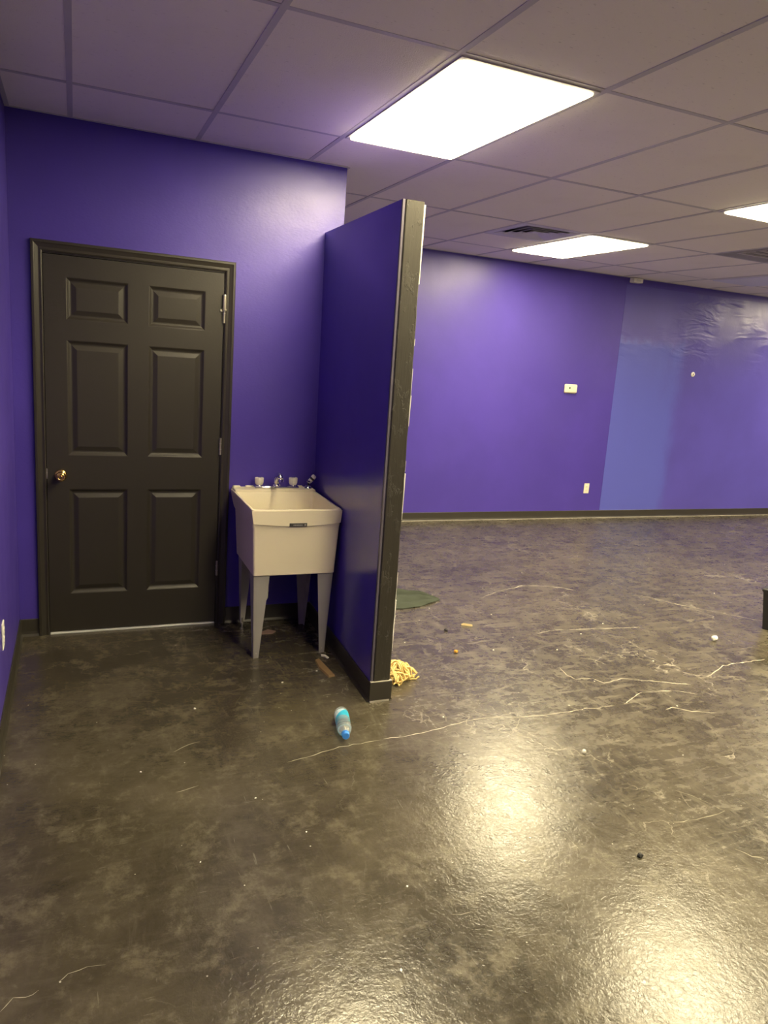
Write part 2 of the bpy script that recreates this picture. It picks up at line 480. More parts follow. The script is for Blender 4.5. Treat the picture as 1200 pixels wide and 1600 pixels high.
# ------------------------------------------------------------------ suspended ceiling
ceil = tag(obj('ceiling', B(XL - TH, XR + TH, YN - TH, YF + TH, ZC + .20, ZC + .25), 'ventdark'), 'white suspended ceiling of fissured rectangular tiles in a metal grid', 'ceiling', kind='structure')
xs = [GX + CX * i for i in range(0, 18)]
ys = sorted([GY - CY * j for j in range(-2, 7)])
xe = [XL] + [x for x in xs if XL + .05 < x < XR - .05] + [XR]
ye = [YN] + [y for y in ys if YN + .05 < y < YF - .05] + [YF]
def cell_x(i): return GX + CX * i, GX + CX * (i + 1)
def row_y(j): return GY - CY * (j + 1), GY - CY * j       # row j lies between grid lines j and j+1
LIGHTS = {(2, 0): 1, (6, 0): 1, (6, -2): 1, (10, 0): 1, (14, -2): 1, (14, 0): 1, (2, 2): 1, (6, 2): 1, (10, 2): 1, (10, -2): 0}
HALF = {(5, -2): 'diffuser', (8, -1): 'return'}            # 2 x 2 ft vent in the half of the cell nearer grid line j+1
lightpos = {}
cache = {}
rt = random.Random(11)
def tile(x0, x1, y0, y1):
    w, l = round(x1 - x0 - .012, 3), round(y1 - y0 - .012, 3)
    if (w, l) not in cache:
        bm = B(-w / 2, w / 2, -l / 2, l / 2, 0, .015)
        bmesh.ops.recalc_face_normals(bm, faces=bm.faces[:])
        me = bpy.data.meshes.new('ceiling_tile'); bm.to_mesh(me); bm.free(); cache[(w, l)] = me
    o = link('ceiling_tile', cache[(w, l)], 'tile', ceil)
    o.location = ((x0 + x1) / 2, (y0 + y1) / 2, ZC + .0015 + rt.random() * .0025)
    o.rotation_euler = ((rt.random() - .5) * .004, (rt.random() - .5) * .006, 0)
occupied = {}
for (i, j), on in LIGHTS.items(): occupied[(i, j)] = 'light'
for k in HALF: occupied[k] = 'half'
for a in range(len(xe) - 1):
    for b in range(len(ye) - 1):
        xm, ym = (xe[a] + xe[a + 1]) / 2, (ye[b] + ye[b + 1]) / 2
        i = math.floor((xm - GX) / CX); j = math.floor((GY - ym) / CY)
        what = occupied.get((i, j))
        if what == 'light': continue
        if what == 'half':
            # 2x2 vent in the near half, a 2x2 tile in the far half (or the other way round)
            mid = (ye[b] + ye[b + 1]) / 2
            if HALF[(i, j)] == 'diffuser': tile(xe[a], xe[a + 1], mid, ye[b + 1])
            else: tile(xe[a], xe[a + 1], ye[b], mid)
            o = obj('grid_bar', B(xe[a], xe[a + 1], mid - .012, mid + .012, ZC, ZC + .03), 'tbar', ceil)
            continue
        tile(xe[a], xe[a + 1], ye[b], ye[b + 1])
for x in xe[1:-1]:
    obj('grid_bar', B(x - .012, x + .012, YN, YF, ZC, ZC + .032), 'tbar', ceil)
for y in ye[1:-1]:
    obj('grid_bar', B(XL, XR, y - .012, y + .012, ZC + .0006, ZC + .030), 'tbar', ceil)
# wall angle
for nm, bx_ in (('wall_angle', (XL, XL + .022, YN, YB, ZC - .001, ZC + .02)), ('wall_angle', (XL, XE, YB - .014, YB, ZC - .0015, ZC + .02)),
                ('wall_angle', (XE, XR, YF - .016, YF, ZC - .001, ZC + .02)), ('wall_angle', (XE, XE + .016, YB, YF, ZC - .001, ZC + .02))):
    obj(nm, B(*bx_), 'tbar', ceil)

def troffer(i, j, on, label, off=''):
    x0, x1 = cell_x(i); y0, y1 = row_y(j)
    t = empty('ceiling_light' + off, ((x0 + x1) / 2, (y0 + y1) / 2, ZC))
    w, l = (x1 - x0) / 2 - .013, (y1 - y0) / 2 - .013
    bm = bmesh.new()
    f = .016
    for a in ((-w, w, -l, -l + f), (-w, w, l - f, l), (-w, -w + f, -l + f, l - f), (w - f, w, -l + f, l - f)):
        box(bm, *a, -.004, .06)
    obj('frame', bm, 'troffer', t)
    obj('housing', B(-w, w, -l, l, .06, .10), 'troffer', t)
    obj('lens' + off, B(-w + f, w - f, -l + f, l - f, -.014, .006, bev=.005), 'lens' if on else 'lens_off', t)
    tag(t, label, 'light', 'ceiling lights in the tile grid')
    return t
LBL = {(2, 0): 'lit rectangular ceiling light over the end of the partition wall',
       (6, -2): 'lit ceiling light beside the square ceiling diffuser near the far wall',
       (6, 0): 'lit ceiling light in the same tile row as the one over the partition',
       (10, -2): 'unlit bluish ceiling light by the far wall'}
for (i, j), on in LIGHTS.items():
    troffer(i, j, on, LBL.get((i, j), 'lit rectangular ceiling light out in the rest of the big room'), '' if (i, j) in LBL else '_offscreen')

# square louvred diffuser
x0, x1 = cell_x(5); y0, y1 = row_y(-2)
yc0, yc1 = y0, (y0 + y1) / 2
t = empty('ceiling_diffuser', ((x0 + x1) / 2, (yc0 + yc1) / 2, ZC))
tag(t, 'square louvred air diffuser in the ceiling beside the lit light near far wall', 'vent')
hw = CX / 2 - .013
def sq_ring(bm, r0, z0, r1, z1, th=.0025):
    """sloping square band from half-size r0 at z0 to r1 at z1"""
    c = lambda r, z: [bm.verts.new((sx * r, sy * r, z)) for sx, sy in ((-1, -1), (1, -1), (1, 1), (-1, 1))]
    a, b, d, e = c(r0, z0), c(r1, z1), c(r1, z1 + th), c(r0, z0 + th)
    for p, q in ((a, b), (b, d), (d, e), (e, a)):
        for k in range(4): bm.faces.new((p[k], p[(k + 1) % 4], q[(k + 1) % 4], q[k]))
bm = bmesh.new(); sq_ring(bm, hw, 0, hw - .05, 0, .004); obj('flange', bm, 'vent', t)
obj('duct', B(-hw + .04, hw - .04, -hw + .04, hw - .04, .05, .06), 'greyvent', t)
for k in range(4):
    r = hw - .048 - k * .055
    bm = bmesh.new(); sq_ring(bm, r, -.003, r - .046, .011); obj('louver', bm, 'vent', t)
obj('core', B(-.035, .035, -.035, .035, .004, .008), 'vent', t)

# grey return panel
x0, x1 = cell_x(8); y0, y1 = row_y(-1)
yc0, yc1 = (y0 + y1) / 2, y1
t = empty('return_vent', ((x0 + x1) / 2, (yc0 + yc1) / 2, ZC))
tag(t, 'grey square return vent panel with paler core set in the ceiling', 'vent')
bm = bmesh.new(); sq_ring(bm, hw, 0, hw - .05, 0, .004); obj('flange', bm, 'greyvent', t)
bm = bmesh.new(); sq_ring(bm, hw - .05, 0, hw - .12, .012, .003); obj('frame', bm, 'greyvent', t)
obj('core', B(-hw + .12, hw - .12, -hw + .12, hw - .12, .010, .016), 'palevent', t)
for k in range(6):
    y = -hw + .16 + k * .05
    obj('slat', B(-hw + .13, hw - .13, y, y + .022, .004, .009), 'palevent' if k % 2 else 'greyvent', t)

# ------------------------------------------------------------------ door
door = empty('door_1', ((DX0 + DX1) / 2, YB, 0))
tag(door, 'black six panel door with brass knob in the purple wall', 'door', kind='structure')
def loc(x): return x - (DX0 + DX1) / 2
PX = [(-.040, .262), (.366, .663)]
PZR = [(1.722, 1.932), (1.014, 1.618), (.233, .830)]
FY = -.002                                 # front of leaf relative to wall face
Z0 = .014
bm = bmesh.new()
# leaf front built as a grid with the panel cells left open
xb = [DX0, PX[0][0], PX[0][1], PX[1][0], PX[1][1], DX1]
zb = [Z0, PZR[2][0], PZR[2][1], PZR[1][0], PZR[1][1], PZR[0][0], PZR[0][1], DZ]
for a in range(5):
    for b in range(7):
        if a in (1, 3) and b in (1, 3, 5): continue
        bm.faces.new([bm.verts.new((loc(x), FY, z)) for x, z in ((xb[a], zb[b]), (xb[a + 1], zb[b]), (xb[a + 1], zb[b + 1]), (xb[a], zb[b + 1]))])
bmesh.ops.remove_doubles(bm, verts=bm.verts[:], dist=1e-5)
# edges and back
A = [(loc(DX0), Z0), (loc(DX1), Z0), (loc(DX1), DZ), (loc(DX0), DZ)]
for k in range(4):
    p, q = A[k], A[(k + 1) % 4]
    bm.faces.new([bm.verts.new(v) for v in ((p[0], FY, p[1]), (q[0], FY, q[1]), (q[0], FY + .035, q[1]), (p[0], FY + .035, p[1]))])
bm.faces.new([bm.verts.new((x, FY + .035, z)) for x, z in A])
bmesh.ops.remove_doubles(bm, verts=bm.verts[:], dist=1e-5)
leaf = obj('leaf', bm, 'door', door)
for (x0, x1) in PX:
    for (z0, z1) in PZR:
        bm = bmesh.new()
        steps = [(0, 0), (.004, .0015), (.013, .0085), (.020, .011), (.025, .011), (.030, .0095), (.047, .0035), (.050, .003)]
        rings = []
        for ins, dep in steps:
            rings.append([bm.verts.new((loc(x), FY + dep, z)) for x, z in ((x0 + ins, z0 + ins), (x1 - ins, z0 + ins), (x1 - ins, z1 - ins), (x0 + ins, z1 - ins))])
        for a, b in zip(rings, rings[1:]):
            for k in range(4): bm.faces.new((a[k], a[(k + 1) % 4], b[(k + 1) % 4], b[k]))
        bm.faces.new(rings[-1])
        obj('panel', bm, 'door', leaf)
# casing: stepped colonial moulding
def casing(name, pts, out):
    """pts: inner path corner points (x,z); out: unit outward per point (mitred)"""
    prof = [(0, .004), (0, -.010), (.006, -.0135), (.012, -.0115), (.018, -.011), (.034, -.0155), (.040, -.0195), (.050, -.019), (.053, -.016), (.053, .004)]
    bm = bmesh.new()
    rings = [[bm.verts.new((loc(p[0]) + o_[0] * a, b, p[1] + o_[1] * a)) for a, b in prof] for p, o_ in zip(pts, out)]
    for r0, r1 in zip(rings, rings[1:]):
        for k in range(len(prof) - 1): bm.faces.new((r0[k], r0[k + 1], r1[k + 1], r1[k]))
    bm.faces.new(rings[0]); bm.faces.new(rings[-1])
    return obj(name, bm, 'casing', door)
CI = .003
casing('casing', [(DX0 - CI, 0), (DX0 - CI, DZ + CI + .008)], [(-1, 0), (-1, 1)])
casing('casing', [(DX1 + CI + .004, 0), (DX1 + CI + .004, DZ + CI + .008)], [(1, 0), (1, 1)])
casing('casing', [(DX0 - CI, DZ + CI + .008), (DX1 + CI + .004, DZ + CI + .008)], [(-1, 1), (1, 1)])
# jamb and stop behind the leaf
for bx_ in ((DX0 - JB, DX0 - .003, 0, TH, 0, DZ + JB), (DX1 + .003, DX1 + JB, 0, TH, 0, DZ + JB), (DX0 - .003, DX1 + .003, 0, TH, DZ + .004, DZ + JB)):
    obj('jamb', B(loc(bx_[0]), loc(bx_[1]), *bx_[2:]), 'door', door)
for bx_ in ((DX0 - .003, DX0 + .012, .040, .06, 0, DZ), (DX1 - .012, DX1 + .003, .040, .06, 0, DZ), (DX0, DX1, .040, .06, DZ - .010, DZ + .004)):
    obj('stop', B(loc(bx_[0]), loc(bx_[1]), *bx_[2:]), 'door', door)
o = obj('under_door_strip', B(loc(DX0), loc(DX1), -.012, .10, 0, .011, bev=.003), 'doorstrip', door); o['label'] = 'pale strip under the door'
# knob
kx, kz = loc(-.078), .905
kn = obj('knob', lathe(bmesh.new(), [(.0315, FY), (.0315, FY - .004), (.027, FY - .008), (.0125, FY - .011), (.0115, FY - .026), (.017, FY - .031), (.0245, FY - .038), (.0265, FY - .047), (.0245, FY - .056), (.018, FY - .061), (.0125, FY - .0605), (.011, FY - .058)], 32, 'Y', (kx, 0, kz)), 'brass', leaf, True)
kn['label'] = 'round brass knob with keyhole'
obj('key_cylinder', lathe(bmesh.new(), [(.0105, FY - .056), (.0105, FY - .0600), (.008, FY - .0612)], 20, 'Y', (kx, 0, kz)), 'brass', kn, True)
obj('keyhole', B(kx - .0012, kx + .0012, FY - .0622, FY - .0605, kz - .006, kz + .006), 'holeshade', kn)
lp = obj('latch_plate', B(loc(DX0) - .006, loc(DX0) + .003, FY - .004, FY + .012, .885, .94, bev=.001), 'steel', door); lp['label'] = 'small steel latch plate on the door edge'
obj('latch_bolt', B(loc(DX0) - .010, loc(DX0) + .001, FY - .007, FY + .003, .905, .922, bev=.002), 'steel', lp)
# hinges
for hz0, hz1, big in ((1.772, 1.926, 1), (1.034, 1.130, 0), (.306, .395, 0)):
    hx = loc(DX1) + .0035
    hg = obj('hinge', tube(bmesh.new(), [(hx, -.010, hz0), (hx, -.010, hz1)], .0068, 14), 'paintedsteel', door, False)
    hg['label'] = 'worn metal hinge barrel'
    n = 3
    for q in range(1, n):
        z = hz0 + (hz1 - hz0) * q / n
        obj('knuckle_ring', lathe(bmesh.new(), [(.0074, z - .002), (.0074, z + .002)], 14, 'Z', (hx, -.010, 0)), 'steel', hg)
    if big:
        obj('spring_sleeve', lathe(bmesh.new(), [(.0095, 1.848), (.0102, 1.852), (.0102, 1.918), (.0085, 1.924)], 16, 'Z', (hx, -.011, 0)), 'paintedsteel', hg)
        obj('adjusting_collar', lathe(bmesh.new(), [(.012, 1.838), (.013, 1.842), (.012, 1.849)], 8, 'Z', (hx, -.011, 0)), 'paintedsteel', hg)
        obj('hinge_arm', B(hx - .022, hx - .004, -.010, -.005, 1.832, 1.846, bev=.001), 'paintedsteel', hg)
    obj('hinge_leaf', B(hx - .012, hx + .010, -.006, -.0035, hz0 + .004, hz1 - .004), 'door', hg)

# ------------------------------------------------------------------ utility sink
sink = empty('utility_sink', (1.075, 3.91, 0))
tag(sink, 'cream plastic utility sink on four grey metal legs between door and partition', 'sink')
SX, SY = 1.075, 3.91
def rrect(x0, x1, y0, y1, z, r, n=5):
    pts = []
    for cx, cy, a0 in ((x1 - r, y1 - r, 0), (x0 + r, y1 - r, 90), (x0 + r, y0 + r, 180), (x1 - r, y0 + r, 270)):
        for k in range(n + 1):
            a = math.radians(a0 + 90 * k / n)
            pts.append((cx + r * math.cos(a) - SX, cy + r * math.sin(a) - SY, z))
    return pts
bm = bmesh.new()
RZ = .838
loops = [rrect(.864, 1.294, 3.656, 4.090, .474, .012), rrect(.853, 1.303, 3.645, 4.098, .480, .014),
         rrect(.845, 1.310, 3.642, 4.112, .640, .014), rrect(.840, 1.315, 3.6405, 4.120, .740, .014),
         rrect(.8375, 1.317, 3.6400, 4.150, .750, .014), rrect(.834, 1.319, 3.6385, 4.200, .790, .014),
         rrect(.829, 1.322, 3.635, 4.212, RZ - .005, .014), rrect(.831, 1.320, 3.638, 4.212, RZ, .014),
         rrect(.842, 1.309, 3.650, 4.108, RZ, .020), rrect(.845, 1.306, 3.654, 4.104, RZ - .008, .022),
         rrect(.872, 1.282, 3.690, 4.070, .530, .030), rrect(.890, 1.264, 3.71, 4.05, .510, .040), rrect(1.06, 1.09, 3.885, 3.915, .500, .014)]
L = [[bm.verts.new(p) for p in lp_] for lp_ in loops]
for a, b in zip(L, L[1:]):
    n = len(a)
    for k in range(n): bm.faces.new((a[k], a[(k + 1) % n], b[(k + 1) % n], b[k]))
bm.faces.new(L[0][::-1]); bm.faces.new(L[-1])
tub = obj('tub', bm, 'sink', sink)
for p in tub.data.polygons: p.use_smooth = True
md = tub.modifiers.new('edges', 'EDGE_SPLIT'); md.split_angle = math.radians(34)
# raised faucet ledge at the back with bumps
bm = bmesh.new()
box(bm, .836 - SX, 1.318 - SX, 4.112 - SY, 4.214 - SY, RZ - .004, RZ + .012, bev=.005)
ld = obj('faucet_ledge', bm, 'sink', sink)
for x0, x1 in ((.842, .884), (.915, .975), (1.222, 1.262), (1.285, 1.312)):
    obj('ledge_pad', B(x0 - SX, x1 - SX, 4.195 - SY, 4.218 - SY, RZ + .010, RZ + .018, bev=.003), 'sink', ld)
# front apron with drooping lower edge
bm = bmesh.new()
N = 20; fr = []; bk = []
for k in range(N + 1):
    u = k / N; x0 = .829 + .493 * u; x1 = .839 + .476 * u
    zl = .766 - .016 * math.sin(math.pi * u)
    fr.append([bm.verts.new((x0 - SX, 3.6325 - SY, RZ - .005)), bm.verts.new((x1 - SX, 3.6305 - SY, zl))])
    bk.append([bm.verts.new((x0 - SX, 3.660 - SY, RZ - .005)), bm.verts.new((x1 - SX, 3.660 - SY, zl))])
for k in range(N):
    bm.faces.new((fr[k][0], fr[k + 1][0], fr[k + 1][1], fr[k][1]))
    bm.faces.new((fr[k][1], fr[k + 1][1], bk[k + 1][1], bk[k][1]))
    bm.faces.new((fr[k][0], bk[k][0], bk[k + 1][0], fr[k + 1][0]))
for k in (0, N): bm.faces.new((fr[k][0], fr[k][1], bk[k][1], bk[k][0]))
ap = obj('apron', bm, 'sink', sink)
# front panel of the tub below the apron so that both read as one straight front
bg = obj('nameplate', B(1.031 - SX, 1.127 - SX, 3.628 - SY, 3.645 - SY, .748, .767, bev=.001), 'badge', sink); bg['label'] = 'small dark nameplate'
for k in range(6):
    obj('print_mark', B(1.052 + k * .0085 - SX, 1.058 + k * .0085 - SX, 3.6272 - SY, 3.6285 - SY, .753, .760), 'badgetext', bg)
obj('print_mark', B(1.112 - SX, 1.121 - SX, 3.6272 - SY, 3.6285 - SY, .753, .762), 'badgetext', bg)
ho = obj('side_hole', lathe(bmesh.new(), [(.012, 0), (.012, .006)], 16, 'X', (.8440 - SX, 4.02 - SY, .755)), 'holeshade', tub)
# four tapering angle-iron legs
def leg(xo, yo, sx, sy, lev):
    """xo,yo outer corner at top; sx, sy point inwards"""
    bm = bmesh.new()
    th = .004; zt, zb_ = .482, (.0 if not lev else .045)
    wt, wb = .088, .030
    dx, dy = sx * .018, sy * .012
    def pl(ax):
        if ax == 'x':
            lo = [(xo + dx, yo + dy), (xo + dx + sx * wb, yo + dy), (xo + dx + sx * wb, yo + dy + sy * th), (xo + dx, yo + dy + sy * th)]
            hi = [(xo, yo), (xo + sx * wt, yo), (xo + sx * wt, yo + sy * th), (xo, yo + sy * th)]
        else:
            lo = [(xo + dx, yo + dy), (xo + dx + sx * th, yo + dy), (xo + dx + sx * th, yo + dy + sy * wb), (xo + dx, yo + dy + sy * wb)]
            hi = [(xo, yo), (xo + sx * th, yo), (xo + sx * th, yo + sy * wt), (xo, yo + sy * wt)]
        prism8(bm, [(x - SX, y - SY, zb_) for x, y in lo], [(x - SX, y - SY, zt) for x, y in hi])
    pl('x'); pl('y')
    o = obj('leg', bm, 'leg', sink)
    if lev:
        fx, fy = xo + dx + sx * .014 - SX, yo + dy + sy * .014 - SY
        obj('leveling_foot', lathe(bmesh.new(), [(.013, 0), (.013, .008), (.007, .012), (.007, .03), (.011, .032), (.011, .044), (.006, .046), (.006, .07)], 14, 'Z', (fx, fy, 0)), 'steel', o)
    else:
        obj('bolt', lathe(bmesh.new(), [(.004, -.002), (.004, .001)], 10, 'Y', (xo + dx + sx * .016 - SX, yo + dy - SY + (0 if sy > 0 else .002), .028)), 'steel', o)
    return o
leg(.857, 3.660, 1, 1, False); leg(1.300, 3.660, -1, 1, False)
leg(.872, 4.130, 1, -1, True); leg(1.306, 4.130, -1, -1, False)
# drain under the tub
obj('drain_pipe', lathe(bmesh.new(), [(.019, .30), (.019, .42), (.027, .425), (.034, .44), (.034, .452), (.045, .456), (.045, .476)], 20, 'Z', (.985 - SX, 3.90 - SY, 0)), 'white', sink, False)
# trap going to the wall
obj('waste_trap', tube(bmesh.new(), [(.985 - SX, 3.90 - SY, .32), (.985 - SX, 3.905 - SY, .27), (.985 - SX, 3.94 - SY, .24), (.985 - SX, 3.985 - SY, .25), (.985 - SX, 4.01 - SY, .30), (.985 - SX, 4.06 - SY, .33), (.985 - SX, 4.225 - SY, .335)], .019, 12), 'white', sink, True)

# faucet standing on the ledge
FX, FYY, FZ = 1.088, 4.158, RZ + .0125
fau = empty('faucet', (FX, FYY, FZ))
tag(fau, 'chrome two handle faucet with clear knobs on the sink ledge', 'faucet')
obj('base_plate', B(-.133, .133, -.026, .026, 0, .016, bev=.006, seg=3), 'chrome', fau, True)
sp = obj('spout', tube(bmesh.new(), [(0, 0, .012), (0, 0, .03), (-.002, -.006, .055), (-.005, -.03, .078), (-.009, -.075, .094), (-.013, -.115, .100), (-.015, -.14, .092), (-.0155, -.147, .078)], [.020, .0175, .0165, .0155, .0145, .0145, .015, .015], 16), 'chrome', fau, True)
obj('aerator', tube(bmesh.new(), [(-.0155, -.147, .080), (-.0155, -.148, .066)], .0160, 14), 'chrome', sp, False)
obj('spout_collar', lathe(bmesh.new(), [(.025, .012), (.025, .02), (.020, .03)], 18, 'Z'), 'chrome', sp, True)
for hx in (-.103, .101):
    h = obj('handle', lathe(bmesh.new(), [(.016, .020), (.021, .024), (.0255, .034), (.027, .058), (.0255, .063), (.018, .065)], 10, 'Z', (hx, 0, 0)), 'acrylic', fau); h['label'] = 'clear acrylic knob'
    obj('stem', lathe(bmesh.new(), [(.020, .012), (.016, .022), (.009, .024), (.009, .05)], 16, 'Z', (hx, 0, 0)), 'chrome', h, True)
    obj('cap', lathe(bmesh.new(), [(.012, .064), (.012, .0665), (.010, .0675)], 14, 'Z', (hx, 0, 0)), 'chrome', h)
# hose sprayer on the ledge
spr = empty('sink_sprayer', (1.283, 4.155, RZ + .012))
tag(spr, 'small hose sprayer leaning on the sink ledge beside the faucet', 'sprayer')
obj('holder', lathe(bmesh.new(), [(.022, 0), (.022, .005), (.014, .009), (.011, .018)], 18, 'Z'), 'chrome', spr, True)
obj('neck', tube(bmesh.new(), [(0, 0, .008), (.001, 0, .024), (.004, -.002, .038)], .0062, 10), 'blackplastic', spr)
hd = obj('head', tube(bmesh.new(), [(.002, -.001, .034), (.008, -.004, .045), (.022, -.008, .064), (.031, -.010, .076), (.034, -.011, .080)], [.008, .0135, .0145, .0145, .011], 14), 'white', spr, True)
obj('grip_band', tube(bmesh.new(), [(.0165, -.0065, .0565), (.0235, -.0085, .0655)], .0153, 14), 'blackplastic', hd)
obj('trigger', B(-.016, .004, -.024, -.014, .042, .052, bev=.002), 'chrome', hd)

# ------------------------------------------------------------------ small fixtures on the walls
def plate_outlet(name, label, loc_, rot, mat, cat='outlet'):
    t = empty(name, loc_, rot)                      # faces local -Y
    tag(t, label, cat)
    obj('plate', B(-.035, .035, -.006, 0, -.057, .057, bev=.003), mat, t)
    for dz in (-.02, .02):
        s_ = obj('socket', lathe(bmesh.new(), [(.0165, -.0060), (.0165, -.0085), (.015, -.009)], 18, 'Y', (0, 0, dz)), mat, t)
        for dx in (-.006, .006): obj('slot', B(dx - .0012, dx + .0012, -.0096, -.0088, dz - .002, dz + .006), 'holeshade', s_)
        obj('ground_hole', lathe(bmesh.new(), [(.0022, -.0088), (.0022, -.0096)], 8, 'Y', (0, 0, dz - .008)), 'holeshade', s_)
    obj('screw', lathe(bmesh.new(), [(.003, -.006), (.003, -.0072)], 10, 'Y'), 'steel', t)
    return t
plate_outlet('wall_outlet', 'ivory duplex outlet low on the purple far wall', (5.383, YF, .346), (0, 0, 0), 'ivory')
plate_outlet('wall_outlet', 'white duplex outlet low on the wall beside the door', (XL, 3.265, .395), (0, 0, math.radians(90)), 'white')
th = empty('thermostat', (4.978, YF, 1.457))
tag(th, 'cream rounded thermostat on the far purple wall', 'thermostat')
bm = B(-.079, .079, -.030, 0, -.047, .047, bev=.014, seg=4)
for v in bm.verts:                                   # slightly bulging outline
    v.co.x += math.copysign(.004 * (1 - (v.co.z / .047) ** 2), v.co.x) if abs(v.co.x) > .05 else 0
obj('cover', bm, 'ivory', th, True)
obj('back_plate', B(-.072, .072, -.008, 0, -.051, .043), 'ivory', th)
obj('dial', lathe(bmesh.new(), [(.011, -.029), (.011, -.032), (.009, -.033)], 18, 'Y', (-.022, 0, .006)), 'greenled', th)
for dx, dz in ((.026, .012), (.042, .012), (.034, -.012)): obj('button', B(dx - .005, dx + .005, -.0318, -.029, dz - .0025, dz + .0025), 'palevent', th)
sb = empty('sensor_box', (5.642, YF, 2.662))
tag(sb, 'small white sensor box where the far wall meets the ceiling', 'sensor')
obj('housing', B(-.062, .062, -.075, 0, -.03, .02, bev=.006), 'white', sb)
obj('lens_window', B(-.03, .03, -.078, -.073, -.018, .004, bev=.002), 'vent', sb)
obj('mount', B(-.05, .05, -.012, 0, .0, .0215), 'white', sb)
cp = empty('wall_button', (6.69, YF - .002, 1.712))
tag(cp, 'small round white button on the purple wall beside the lighter blue patch', 'button')
obj('disc', lathe(bmesh.new(), [(.027, 0), (.027, -.006), (.022, -.010), (.010, -.013)], 24, 'Y'), 'white', cp)
obj('stub', lathe(bmesh.new(), [(.012, -.010), (.012, -.022), (.009, -.026)], 16, 'Y'), 'white', cp, True)

# ------------------------------------------------------------------ things lying on the floor
# water bottle
bt = empty('water_bottle', (1.122, 2.925, .0338))
bt.rotation_euler = (math.radians(90), 0, math.radians(-13))          # local +Z points at the camera side
tag(bt, 'crumpled clear water bottle with blue cap lying on the floor', 'bottle')
prof = [(.010, .004), (.024, 0), (.031, .004), (.0335, .014), (.0325, .03), (.0325, .085), (.0335, .092), (.029, .100), (.0275, .108), (.031, .116), (.0335, .124), (.0335, .150), (.030, .170), (.021, .190), (.0135, .200), (.0135, .212)]
obj('body', lathe(bmesh.new(), prof, 28), 'pet', bt, True)
obj('label_band', lathe(bmesh.new(), [(.0331, .028), (.0335, .030), (.0335, .084), (.0331, .086)], 28), 'label', bt, True)
cpb = obj('cap', lathe(bmesh.new(), [(.0150, .200), (.0162, .202), (.0162, .216), (.0150, .219), (.010, .2195)], 26), 'blue', bt)
obj('neck_ring', lathe(bmesh.new(), [(.0175, .196), (.0175, .199)], 24), 'blue', bt)

# strip of wood
bm = bmesh.new()
prism8(bm, [(1.196, 3.568, 0), (1.222, 3.575, 0), (1.245, 3.36, 0), (1.205, 3.35, 0), (1.188, 3.47, 0)], [(1.198, 3.565, .010), (1.220, 3.572, .012), (1.240, 3.365, .009), (1.208, 3.355, .010), (1.191, 3.47, .011)])
tag(obj('wood_strip', bm, 'stick'), 'short brown strip of splintered wood on the floor before the sink', 'wood scrap')
def scrap(name, label, cat, pts, th_, mat, seed=0):
    r_ = random.Random(seed)
    bm = bmesh.new()
    prism8(bm, [(x, y, 0) for x, y in pts], [(x + (r_.random() - .5) * .004, y + (r_.random() - .5) * .004, th_ * (.5 + r_.random())) for x, y in pts])
    return tag(obj(name, bm, mat), label, cat)
scrap('paper_scrap', 'crooked white scrap on the floor at the foot of a sink leg', 'scrap', [(1.252, 3.632), (1.275, 3.625), (1.285, 3.59), (1.272, 3.585), (1.265, 3.612), (1.250, 3.620)], .006, 'paper', 1)
scrap('floor_scrap', 'dull pinkish scrap on the floor under the utility sink', 'scrap', [(.985, 4.02), (1.05, 4.05), (1.09, 4.02), (1.06, 3.99), (1.0, 3.995)], .006, 'pink', 2)
scrap('foam_strip', 'thin pale yellow strip of foam lying on scuffed floor', 'scrap', [(2.285, 3.895), (2.305, 3.905), (2.345, 3.880), (2.350, 3.862), (2.338, 3.866), (2.30, 3.890)], .012, 'straw', 3)
def lump(name, label, cat, loc_, r, mat, seed, flat=.8):
    r_ = random.Random(seed)
    bm = bmesh.new()
    bmesh.ops.create_icosphere(bm, subdivisions=2, radius=r)
    for v in bm.verts:
        v.co *= 1 + (r_.random() - .5) * .35
        v.co.z *= flat
    zmin = min(v.co.z for v in bm.verts)
    for v in bm.verts: v.co.z = max(v.co.z - zmin - r * .08, 0)
    return tag(obj(name, bm, mat, None, False, loc_), label, cat)
lump('paper_wad', 'crumpled white paper wad on the scuffed floor near the black bin', 'paper wad', (3.86, 3.31, 0), .021, 'paper', 4, .9)
lump('orange_crumb', 'small orange crumb on the scuffed floor near the yellow yarn', 'crumb', (2.036, 3.501, 0), .012, 'orange', 5)
lump('white_ball', 'tiny white foam ball alone on the glossy floor', 'ball', (2.081, 2.359, 0), .0095, 'paper', 6, 1)
lump('black_lump', 'small black lump of rubber on the glossy floor', 'lump', (1.835, 1.716, 0), .0115, 'black', 7, .7)
lump('black_crumb', 'tiny black crumb on scuffed floor near the foam strip', 'crumb', (2.14, 3.83, 0), .012, 'black', 8, .6)

# tangle of yellow mop yarn against the open side of the partition
rn = random.Random(21)
bm = bmesh.new()
cx, cy = 1.555, 3.27
for k in range(90):
    lobe = rn.choice(((0, 0, .075), (.055, -.01, .055), (-.035, -.055, .06), (-.05, .04, .07), (.04, .05, .05)))
    ang = rn.random() * 6.28
    ax, ay, az = lobe[0] + rn.gauss(0, .014), lobe[1] + rn.gauss(0, .014), lobe[2]
    ra, rb = .025 + rn.random() * .035, .018 + rn.random() * .03
    tilt = rn.random() * 1.4
    pts = []
    n = 12
    for q in range(n + 1):
        u = ang + q / n * (3.6 + rn.random() * .2)
        lx, lz = ra * math.cos(u), rb * math.sin(u)
        ox = ax + lx * math.cos(tilt * 2.1 + k); oy = ay + lx * math.sin(tilt * 2.1 + k)
        oz = az * .62 + lz
        hmax = max(.012, .095 * (1 - ((ox / .13) ** 2 + (oy / .13) ** 2)))
        pts.append((ox, oy, min(max(oz, .0045), hmax)))
    tube(bm, pts, .0042, 5)
